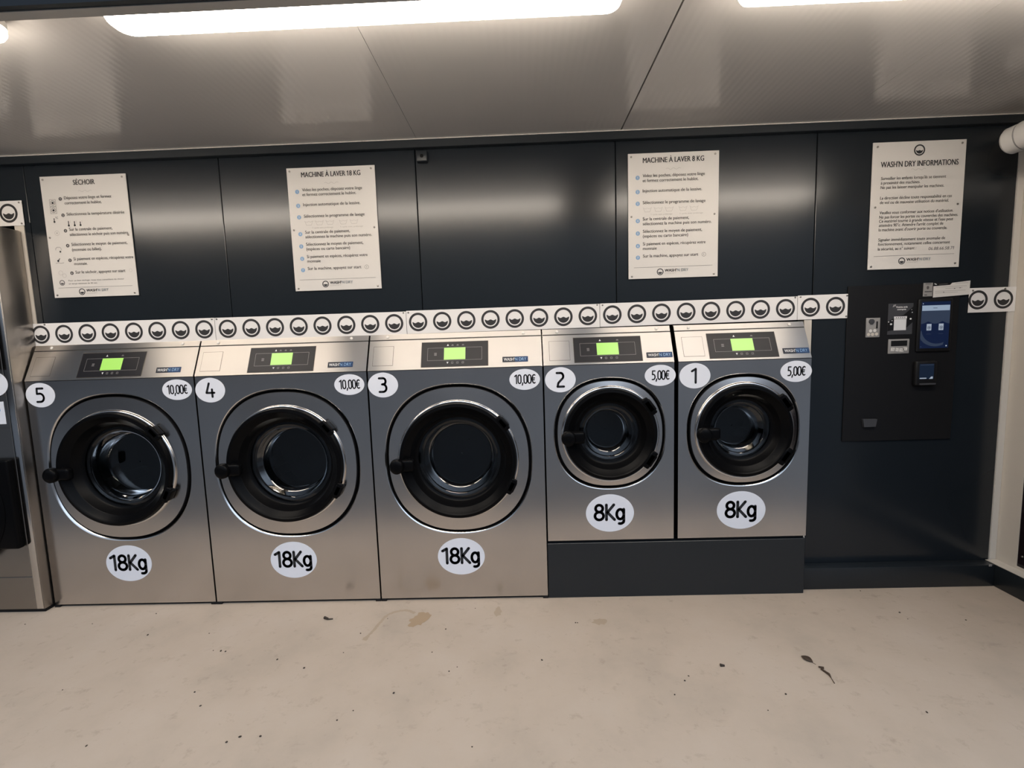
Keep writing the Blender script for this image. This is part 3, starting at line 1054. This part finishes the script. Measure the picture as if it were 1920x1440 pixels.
def drying_board(b):
    title(b, 'SÉCHOIR', 0.385, 0.635, 0.056)
    wavy(b, 0.43, 0.59, 0.128)
    rows = [(1, 0.213, 0.185, ['Déposez votre linge et fermez', 'correctement le hublot.'], 0.258, (0.81, 0.69), (0.180, 0.222)),
            (2, 0.222, 0.318, ['Sélectionnez la température désirée'], 0.265, (0.94,), (0.313,)),
            (3, 0.228, 0.445, ['Sur la centrale de paiement,', 'sélectionnez le séchoir puis son numéro.'], 0.272, (0.78, 0.965), (0.438, 0.480)),
            (4, 0.232, 0.568, ['Sélectionnez le moyen de paiement,', '(monnaie ou billet).'], 0.278, (0.935, 0.625), (0.562, 0.605)),
            (5, 0.238, 0.690, ['Si paiement en espèces, récupérez votre', 'monnaie.'], 0.282, (0.985, 0.44), (0.682, 0.722)),
            (6, 0.242, 0.797, ['Sur le séchoir, appuyez sur start'], 0.285, (0.875,), (0.793,))]
    for n, ub, vb, lines, u0, ends, vs in rows:
        bullet(b, ub, vb, n, 0.0085, 'ink_grey', 'paper')
        for s, e_, v in zip(lines, ends, vs):
            T(b, s, u0, e_, v)
    for v in (0.215, 0.275):                        # two stacked drum pictograms
        x, z = 0.118 * BW, -v * BH
        b.stroke([(x - 0.015, z - 0.016), (x + 0.015, z - 0.016), (x + 0.015, z + 0.016), (x - 0.015, z + 0.016)], 0.0012, Y, 'ink_grey', True)
        b.annulus(x, z, 0.0115, 0.0098, Y, 'ink', 24)
        b.ellipse(x, z, 0.0055, 0.0055, Y, 'ink', 16)

    def thermo(u, v, k):
        x, z = u * BW, -v * BH
        b.stroke([(x, z - 0.008), (x, z + 0.004 + 0.006 * k)], 0.004, Y, 'ink')
        b.ellipse(x, z - 0.010, 0.005, 0.005, Y, 'ink', 14)
        b.stroke([(x + 0.009, z + 0.002), (x + 0.009, z + 0.012)], 0.0012, Y, 'ink_faint')
    thermo(0.112, 0.352, 0.3)
    b.text('°C', 0.128 * BW, -0.345 * BH, Y, 'ink', height=0.010, bold=0.01)
    for u, k in ((0.275, 1.0), (0.345, 0.7), (0.413, 0.2)):
        thermo(u, 0.386, k)
    b.annulus(0.125 * BW, -0.462 * BH, 0.012, 0.0105, Y, 'ink_faint', 24)
    b.ellipse(0.125 * BW, -0.462 * BH, 0.004, 0.004, Y, 'ink_faint', 14)
    x, z = 0.118 * BW, -0.595 * BH
    b.stroke([(x - 0.014, z - 0.004), (x - 0.014, z + 0.004), (x - 0.006, z + 0.010), (x + 0.008, z + 0.010), (x + 0.014, z + 0.002), (x + 0.014, z - 0.006)], 0.0012, Y, 'ink_grey')
    b.ellipse(x + 0.008, z - 0.012, 0.0045, 0.0045, Y, 'ink', 14)
    x, z = 0.105 * BW, -0.695 * BH
    b.stroke([(x - 0.016, z - 0.010), (x - 0.004, z - 0.006), (x + 0.008, z - 0.010), (x + 0.024, z - 0.008)], 0.0014, Y, 'ink_grey')
    b.ellipse(x - 0.003, z + 0.002, 0.005, 0.005, Y, 'ink', 14)
    b.stroke([(x - 0.001, z + 0.004), (x + 0.006, z + 0.013)], 0.003, Y, 'ink')
    x, z = 0.110 * BW, -0.792 * BH
    b.annulus(x, z, 0.011, 0.0098, Y, 'ink_faint', 24)
    b.annulus(x + 0.017, z - 0.014, 0.010, 0.0088, Y, 'ink_faint', 24)
    b.annulus(0.938 * BW, -0.790 * BH, 0.008, 0.0070, Y, 'ink_faint', 24)
    b.logo(0.112 * BW, -0.875 * BH, 0.0135, Y, 'ink_grey')
    T(b, 'Pour un bon séchage, nous vous conseillons de choisir', 0.19, 0.85, 0.860, 'ink_grey', 0.0100, 0.0)
    T(b, 'un temps minimum de 30 min.', 0.19, 0.53, 0.886, 'ink_grey', 0.0100, 0.0)
    footer(b, 0.918, 0.335, 0.955)


def info_board(b):
    b.logo(0.500 * BW, -0.070 * BH, 0.0255, Y, 'ink')
    title(b, "WASH'N DRY INFORMATIONS", 0.093, 0.925, 0.172, 0.0250)
    wavy(b, 0.42, 0.58, 0.218)
    rows = [(0.282, 'Surveiller les enfants lorsqu\'ils se tiennent', 0.80), (0.317, 'à proximité des machines.', 0.525), (0.352, 'Ne pas les laisser manipuler les machines.', 0.785),
            (0.435, 'La direction décline toute responsabilité en cas', 0.875), (0.470, 'de vol ou de mauvaise utilisation du matériel.', 0.845),
            (0.550, 'Veuillez vous conformer aux notices d\'utilisation.', 0.90), (0.585, 'Ne pas forcer les portes ou couvercles des machines.', 0.955), (0.617, 'Ce matériel tourne à grande vitesse et l\'eau peut', 0.905),
            (0.650, 'atteindre 90°c. Attendre l\'arrêt complet de', 0.80), (0.685, 'la machine avant d\'ouvrir porte ou couvercle.', 0.845),
            (0.765, 'Signaler immédiatement toute anomalie de', 0.83), (0.800, 'fonctionnement, notamment celles concernant', 0.885), (0.838, 'la sécurité, au n° suivant :', 0.52)]
    for v, s, e_ in rows:
        T(b, s, 0.100, e_, v, size=0.0200, shear=0.06)
    b.text('06.88.66.58.71', 0.655 * BW, -0.858 * BH, Y, 'ink', width=0.275 * BW, height=0.0145, shear=0.15, bold=-0.004)
    footer(b, 0.893, 0.370, 0.937)


SCR = ((0.035, 0.026), (0.957, 0.026), (0.035, 0.497), (0.957, 0.497), (0.037, 0.978), (0.957, 0.978))
board(0.1255, 2.1640, 'white board headed SÉCHOIR above washer 5', drying_board, SCR)
board(1.3435, 2.1560, 'white board headed MACHINE À LAVER 18 KG', washing_board('18'), SCR)
board(2.9805, 2.1585, 'white board headed MACHINE À LAVER 8 KG', washing_board('8'), SCR)
board(4.1215, 2.1635, 'white board with an emblem on top and paragraphs of rules above the payment terminal', info_board,
      ((0.050, 0.034), (0.955, 0.028), (0.050, 0.503), (0.945, 0.500), (0.035, 0.975), (0.955, 0.970)))

# ------------------------------------------------------------------ payment terminal
tm = thing('payment_terminal', (0, 0, 0), 'black payment terminal plate with coin slot, touch screen and card reader in the dark wall', 'payment terminal')
MB().box(4.034, 4.563, 0.0825, YW - 0.0005, 0.7445, 1.506, 'terminal', 0.0015, 1).build('face_plate', parent=tm)
yP = 0.0822
ca = MB()
ca.box(4.123, 4.190, yP - 0.004, yP, 1.2575, 1.3515, 'grey_plastic', 0.003, 2)
for i, (u, v) in enumerate(((4.145, 1.289), (4.165, 1.290), (4.136, 1.272), (4.155, 1.272), (4.174, 1.273))):
    ca.ellipse(u, v, 0.0078, 0.0078, yP - 0.0045, 'paper' if i < 2 else 'cream', 20)
coin = ca.build('coin_acceptor', parent=tm, label='grey coin acceptor plate with printed coins')
MB().lathe([(0.0125, yP - 0.004), (0.0115, yP - 0.010), (0.004, yP - 0.011), (0.0005, yP - 0.011)], 4.147, 1.334, 'grey_dark', 24, False, True).build('return_button', parent=coin)
MB().box(4.171, 4.178, yP - 0.0048, yP - 0.0036, 1.300, 1.334, 'black_matte').build('coin_slot', parent=coin)

qp = MB()
qp.box(4.2275, 4.3455, yP - 0.001, yP, 1.2675, 1.4165, 'grey_dark')
ys = yP - 0.0015
qp.poly([(4.2275, 1.330), (4.262, 1.352), (4.300, 1.360), (4.3455, 1.400), (4.3455, 1.325), (4.318, 1.300), (4.2275, 1.285)], ys, 'terminal')
qp.text('Votre avis', 4.290, 1.395, ys - 0.0003, 'icon_white', width=0.055, height=0.0085, align='c', bold=0.03)
qp.text('compte', 4.290, 1.382, ys - 0.0003, 'icon_white', width=0.042, height=0.0090, align='c', bold=0.03)
qp.stroke([(4.249, 1.401), (4.254, 1.411)], 0.0022, ys - 0.0003, 'icon_white')
qp.stroke([(4.256, 1.403), (4.261, 1.411)], 0.0022, ys - 0.0003, 'icon_white')
qp.box(4.2555, 4.317, ys - 0.0006, ys, 1.343, 1.3545, 'icon_white')
for k in range(5):
    c = (4.2665 + 0.010 * k, 1.3487)
    qp.poly([(c[0] + (0.0036 if i % 2 == 0 else 0.0015) * math.sin(i * PI / 5), c[1] + (0.0036 if i % 2 == 0 else 0.0015) * math.cos(i * PI / 5)) for i in range(10)], ys - 0.0009, 'ink')
qp.box(4.2565, 4.315, ys - 0.0006, ys, 1.2875, 1.3415, 'icon_white', 0.0002, 1)
for u, v, r in ((4.231, 1.329, .003), (4.243, 1.318, .0055), (4.247, 1.335, .0025), (4.335, 1.341, .005), (4.341, 1.372, .003), (4.338, 1.385, .002)):
    qp.ellipse(u, v, r, r * 0.85, ys - 0.0003, 'icon_white', 12)
qp.build('review_poster', parent=tm, label='dark poster with white lettering and a white square')

ba = MB()
ba.box(4.2335, 4.334, yP - 0.004, yP, 1.1745, 1.2455, 'grey_plastic', 0.003, 2)
for u, v, dx, dz in ((4.257, 1.196, 0.012, 0.009), (4.274, 1.194, 0.010, 0.009), (4.297, 1.192, 0.012, 0.009), (4.314, 1.197, 0.011, 0.008)):
    ba.poly([(u - dx, v - dz * 0.8), (u + dx * 0.8, v - dz), (u + dx, v + dz * 0.8), (u - dx * 0.8, v + dz)], yP - 0.0045, 'paper')
    ba.stroke([(u - dx * 0.3, v + dz * 0.4), (u + dx * 0.3, v - dz * 0.3)], 0.003, yP - 0.0048, 'ink_faint')
bill = ba.build('note_acceptor', parent=tm, label='grey banknote acceptor plate with printed notes')
MB().box(4.2455, 4.3225, yP - 0.0052, yP - 0.0036, 1.2115, 1.2375, 'black_matte', 0.001, 1).build('note_slot', parent=bill)

tb = MB()
tb.box(4.364, 4.526, yP - 0.010, yP, 1.180, 1.434, 'terminal', 0.006, 3)
tab = tb.build('touch_screen', parent=tm, label='black framed touch screen showing a blue page')
sc = MB()
u0, u1, v0, v1 = 4.3775, 4.5125, 1.1965, 1.4195
yS = yP - 0.0105
sc.box(u0, u1, yS, yS + 0.001, v0, v1, 'scr_blue')
yT = yS - 0.0003
sc.poly([(u0, 1.325), (u1, 1.325), (u1, 1.376), (u0, 1.376)], yT, 'scr_mid')
sc.poly([(u0, 1.326)] + [(u0 + (u1 - u0) * i / 16, 1.326 - 0.020 * abs(math.cos(i / 16 * 2 * PI)) * 0.6) for i in range(17)] + [(u1, 1.326)], yT, 'scr_mid')
sc.poly([(u0 + 0.002, 1.3765), (u1 - 0.002, 1.3765), (u1 - 0.002, 1.402), (u0 + 0.002, 1.402)], yT - 0.0002, 'scr_top')
arcp = [(u0 + 0.073 + 0.085 * math.cos(a_), 1.283 + 0.078 * math.sin(a_)) for a_ in [PI * (1.02 + 0.62 * i / 18) for i in range(19)]]
arcq = [(u0 + 0.080 + 0.075 * math.cos(a_), 1.288 + 0.070 * math.sin(a_)) for a_ in [PI * (1.02 + 0.62 * i / 18) for i in range(19)]]
arcp = [(max(x, u0 + 0.0005), z) for x, z in arcp]
arcq = [(max(x, u0 + 0.0005), z) for x, z in arcq]
sc.add([(x, yT - 0.0001, z) for x, z in arcp + arcq], [(i, i + 1, 19 + i + 1, 19 + i) for i in range(18)], 'scr_mid')
for k, u in enumerate((4.4165, 4.4735)):
    sc.box(u - 0.011, u + 0.011, yT - 0.0005, yT, 1.2825, 1.3135, 'scr_white')
    sc.annulus(u, 1.2955, 0.0080, 0.0062, yT - 0.0008, 'scr_blue', 20)
    sc.ellipse(u, 1.2955, 0.0032, 0.0032, yT - 0.0008, 'scr_blue', 14)
    sc.stroke([(u - 0.010, 1.2655), (u + 0.010, 1.2655)], 0.0016, yT, 'scr_mid')
sc.stroke([(4.432, 1.389), (4.450, 1.389)], 0.0022, yT - 0.0005, 'scr_mid')
sc.ellipse(4.383, 1.2045, 0.0028, 0.0028, yT, 'scr_mid', 12)
sc.ellipse(4.503, 1.2065, 0.0035, 0.0035, yT, 'scr_white', 12)
sc.ellipse(4.3835, 1.4105, 0.0020, 0.0030, yT, 'scr_white', 12)
sc.build('screen', parent=tab, label='lit blue screen with two white icons')

cr = MB()
cr.box(4.357, 4.459, yP - 0.024, yP, 1.016, 1.136, 'terminal', 0.008, 3)
cr.box(4.375, 4.452, yP - 0.027, yP - 0.022, 1.020, 1.028, 'grey_dark', 0.001, 1)
rd = cr.build('card_reader', parent=tm, label='black card reader box')
rs = MB()
rs.box(4.372, 4.440, yP - 0.0250, yP - 0.0235, 1.048, 1.122, 'scr_card')
rs.stroke([(4.376, 1.0525), (4.404, 1.0525)], 0.005, yP - 0.0254, 'scr_white')
rs.poly([(4.418, 1.049), (4.436, 1.049), (4.436, 1.060), (4.428, 1.060)], yP - 0.0254, 'scr_white')
rs.stroke([(4.376, 1.117), (4.436, 1.117)], 0.003, yP - 0.0254, 'scr_mid')
rs.build('screen', parent=rd, label='small blue screen')

rc = MB()
rc.prism([(4.123, 0.857), (4.192, 0.855), (4.186, 0.8175), (4.131, 0.8165)], yP - 0.012, yP, 'grey_dark')
rc.build('coin_return_flap', parent=tm, label='small grey coin return flap')

pn = MB()
yN = 0.0805
pn.prism([(4.434, 1.4925), (4.512, 1.4965), (4.522, 1.5060), (4.606, 1.5140), (4.604, 1.4480), (4.434, 1.4390)][::-1], yN - 0.0008, yN, 'paper')
for z, u0_, u1_ in ((1.503, 4.535, 4.595), (1.488, 4.445, 4.590), (1.480, 4.490, 4.570), (1.468, 4.442, 4.585), (1.460, 4.442, 4.550)):
    pn.stroke([(u0_, z), (u1_, z + 0.002)], 0.0024, yN - 0.0012, 'ink_faint', caps=False)
for u, z in ((4.530, 1.479), (4.556, 1.481), (4.480, 1.463)):
    pn.stroke([(u, z), (u + 0.006, z)], 0.003, yN - 0.0014, 'ink_grey', caps=False)
pn.build('paper_notice', label='white paper notice taped above the touch screen, its top left corner notched', cat='notice')
tg = MB()
tg.prism([(4.434, 1.4935), (4.512, 1.4975), (4.518, 1.5060), (4.436, 1.5095)][::-1], yN - 0.0005, yN + 0.0003, 'terminal')
tg.poly([(4.4375, 1.507), (4.4375, 1.502), (4.448, 1.4985), (4.450, 1.501)], yN - 0.0010, 'icon_white')
tg.stroke([(4.460, 1.4995), (4.500, 1.5025)], 0.0035, yN - 0.0010, 'ink_grey', caps=False)
tg.build('label_tab', label='thin black label strip along the top of the white paper notice', cat='label')
gs = MB()
gs.box(4.387, 4.4315, yN, yN + 0.001, 1.4455, 1.5095, 'grey_plastic', 0.0004, 1)
gs.stroke([(4.396, 1.5045), (4.424, 1.5045)], 0.003, yN - 0.0004, 'ink_grey', caps=False)
gs.stroke([(4.394, 1.468), (4.428, 1.468)], 0.005, yN - 0.0004, 'ink_grey', caps=False)
gs.stroke([(4.393, 1.4525), (4.406, 1.4525)], 0.003, yN - 0.0004, 'ink', caps=False)
gs.ellipse(4.408, 1.487, 0.006, 0.008, yN - 0.0004, 'ink_grey', 18)
gs.build('grey_label', label='small grey label just left of the white paper notice', cat='label')

# ------------------------------------------------------------------ wall sensor and security camera
sn = thing('wall_sensor', (0, 0, 0), 'small square black sensor box under the ceiling trim above washer 3', 'sensor')
MB().box(1.9785, 2.0300, 0.062, YW - 0.0005, 2.1560, 2.2070, 'anthracite', 0.005, 3).build('housing', parent=sn)
MB().lathe([(0.0085, 0.0622), (0.0075, 0.060), (0.005, 0.0595), (0.0005, 0.0600)], 2.005, 2.181, 'black', 24, False, True).build('lens', parent=sn)

kc = thing('security_camera', (4.609, -0.05, 2.095), 'white bullet security camera at the right edge of the photo, below the ceiling', 'security camera')
d = Vector((0.15, -1.0, 0.06)).normalized()
Q = d.to_track_quat('Y', 'Z').to_matrix().to_4x4()


def cam_lathe(mb, prof, mt, c0=False, c1=False, seg=40):
    fr = mb.frame
    mb.frame = Q
    mb.lathe(prof, 0, 0, mt, seg, c0, c1)
    mb.frame = fr


b_ = MB()
cam_lathe(b_, [(0.035, -0.006), (0.050, -0.001), (0.0565, 0.008), (0.057, 0.050)], 'cap_white', True)
cam_lathe(b_, [(0.057, 0.050), (0.0555, 0.052), (0.0555, 0.054), (0.0585, 0.056)], 'grey_plastic')
cam_lathe(b_, [(0.0585, 0.056), (0.0595, 0.062), (0.0595, 0.200), (0.058, 0.205)], 'cap_white', False, True)
b_.build('camera_body', parent=kc)
l_ = MB()
cam_lathe(l_, [(0.045, 0.2055), (0.045, 0.210), (0.030, 0.212), (0.002, 0.211)], 'black', False, True)
l_.build('lens', parent=kc)
m_ = MB()
m_.tube((0.02, -0.10, 0.05), (0.130, -0.09, 0.10), 0.018, 0.018, 'cap_white')
m_.tube((0.130, -0.09, 0.10), (0.2200, -0.09, 0.10), 0.018, 0.018, 'cap_white')
m_.tube((0.205, -0.09, 0.10), (0.2200, -0.09, 0.10), 0.035, 0.035, 'cap_white')
m_.build('bracket', parent=kc)
s_ = MB()
fr_ = Q @ Matrix.Translation((0, 0.098, 0))
s_.tube(fr_ @ Vector((-0.045, 0, 0.036)), fr_ @ Vector((-0.047, 0, 0.038)), 0.009, 0.009, 'black_matte', 16)
s_.build('screw_hole', parent=kc)

# ------------------------------------------------------------------ bits on the floor
lf = MB()
pts_l, pts_r = [], []
ax, ay, bx, by = 3.5375, -0.4500, 3.5600, -0.4870
dx, dy_ = bx - ax, by - ay
ll = math.hypot(dx, dy_)
nx, ny = -dy_ / ll, dx / ll
vs, fs = [], []
K = 10
for i in range(K + 1):
    t = i / K
    w = 0.0135 * math.sin(PI * t) ** 0.8
    x, y = ax + dx * t, ay + dy_ * t
    z = 0.001 + 0.004 * math.sin(PI * t)
    vs += [(x + nx * w, y + ny * w, z + 0.003), (x, y, z), (x - nx * w, y - ny * w, z + 0.003)]
for i in range(K):
    o = 3 * i
    fs += [(o, o + 1, o + 4, o + 3), (o + 1, o + 2, o + 5, o + 4)]
lf.add(vs, fs, 'leaf', True)
lf.tube((bx, by, 0.0012), (bx + 0.006, by - 0.010, 0.0010), 0.0009, 0.0007, 'leaf', 6)
leaf = lf.build('dried_leaf', label='brown dried leaf lying flat on the floor in front of washer 1', cat='leaf')
leaf.modifiers.new('thickness', 'SOLIDIFY').thickness = 0.0006
tw = MB()
tw.tube((3.568, -0.524, 0.0035), (3.580, -0.552, 0.003), 0.0030, 0.0045, 'leaf', 8)
tw.tube((3.580, -0.552, 0.003), (3.576, -0.571, 0.002), 0.0045, 0.0012, 'leaf', 8)
tw.tube((3.576, -0.571, 0.002), (3.571, -0.596, 0.0016), 0.0012, 0.0016, 'leaf', 8)
tw.build('twig', label='thin brown seed stalk on the floor beside the dried leaf', cat='twig')
cb = MB()
cb.tube((3.566, -0.512, 0.003), (3.582, -0.519, 0.003), 0.0030, 0.0045, 'leaf', 8)
cb.build('leaf_scrap', label='short brown scrap between the dried leaf and the seed stalk', cat='leaf scrap')
bl = MB()
bl.tube((1.469, -0.140, 0.006), (1.489, -0.150, 0.006), 0.0065, 0.0050, 'dirt', 10)
bl.tube((1.489, -0.150, 0.004), (1.512, -0.147, 0.003), 0.0035, 0.0025, 'dirt', 8)
bl.build('dirt_clump', label='dark crooked clump on the floor in front of washer 4', cat='dirt')
b2 = MB()
b2.tube((3.195, -0.496, 0.004), (3.211, -0.498, 0.003), 0.0060, 0.0035, 'dirt', 10)
b2.build('dirt_clump', label='black round clump on the floor in front of washer 2', cat='dirt')

cm = MB()
cm.lathe([(0.0002, 0.0), (0.0028, 0.0009), (0.0034, 0.0022), (0.0022, 0.0040), (0.0002, 0.0046)], 0, 0, 'dirt', 8)
cm.v = [(x, -z, y) for x, y, z in cm.v]
first = cm.build('dirt_speck')
SPECKS = [(0.0, -0.144), (0.339, -0.149), (0.689, -0.242), (0.974, -0.238), (1.074, -0.357), (1.11, -0.361), (1.133, -0.365), (1.389, -0.42), (1.528, -0.473),
          (1.162, -0.594), (1.232, -0.661), (1.43, -0.816), (1.463, -0.796), (1.532, -0.795), (1.768, -0.733), (1.81, -0.692), (1.776, -0.149), (1.684, -0.257),
          (1.934, -0.613), (1.655, -0.384), (2.035, -0.39), (2.125, -0.504), (2.154, -0.48), (2.068, -0.237), (2.187, -0.079), (2.496, -0.448), (2.661, -0.207),
          (2.67, -0.207), (3.053, -0.548), (3.03, -0.572), (2.97, -0.639), (3.366, -0.644), (3.266, -0.714), (4.103, 0.010), (4.148, -0.173), (4.145, -0.221),
          (4.386, -0.236), (3.79, -0.731), (2.253, -0.844), (0.594, -0.075), (0.623, -0.573), (0.96, -0.824)]
rnd = random.Random(4)
for i, (x, y) in enumerate(SPECKS):
    o = first
    if i:
        o = first.copy()
        COL.objects.link(o)
    s = rnd.uniform(0.55, 1.15)
    o.location = (x, y, 0.0)
    o.rotation_euler = (0, 0, rnd.uniform(0, 6))
    o.scale = (s * rnd.uniform(0.9, 1.6), s, s * 0.8)
    tag(o, 'tiny dark speck of dirt on the beige floor, like many others', 'dirt speck', 'dirt specks on the floor')
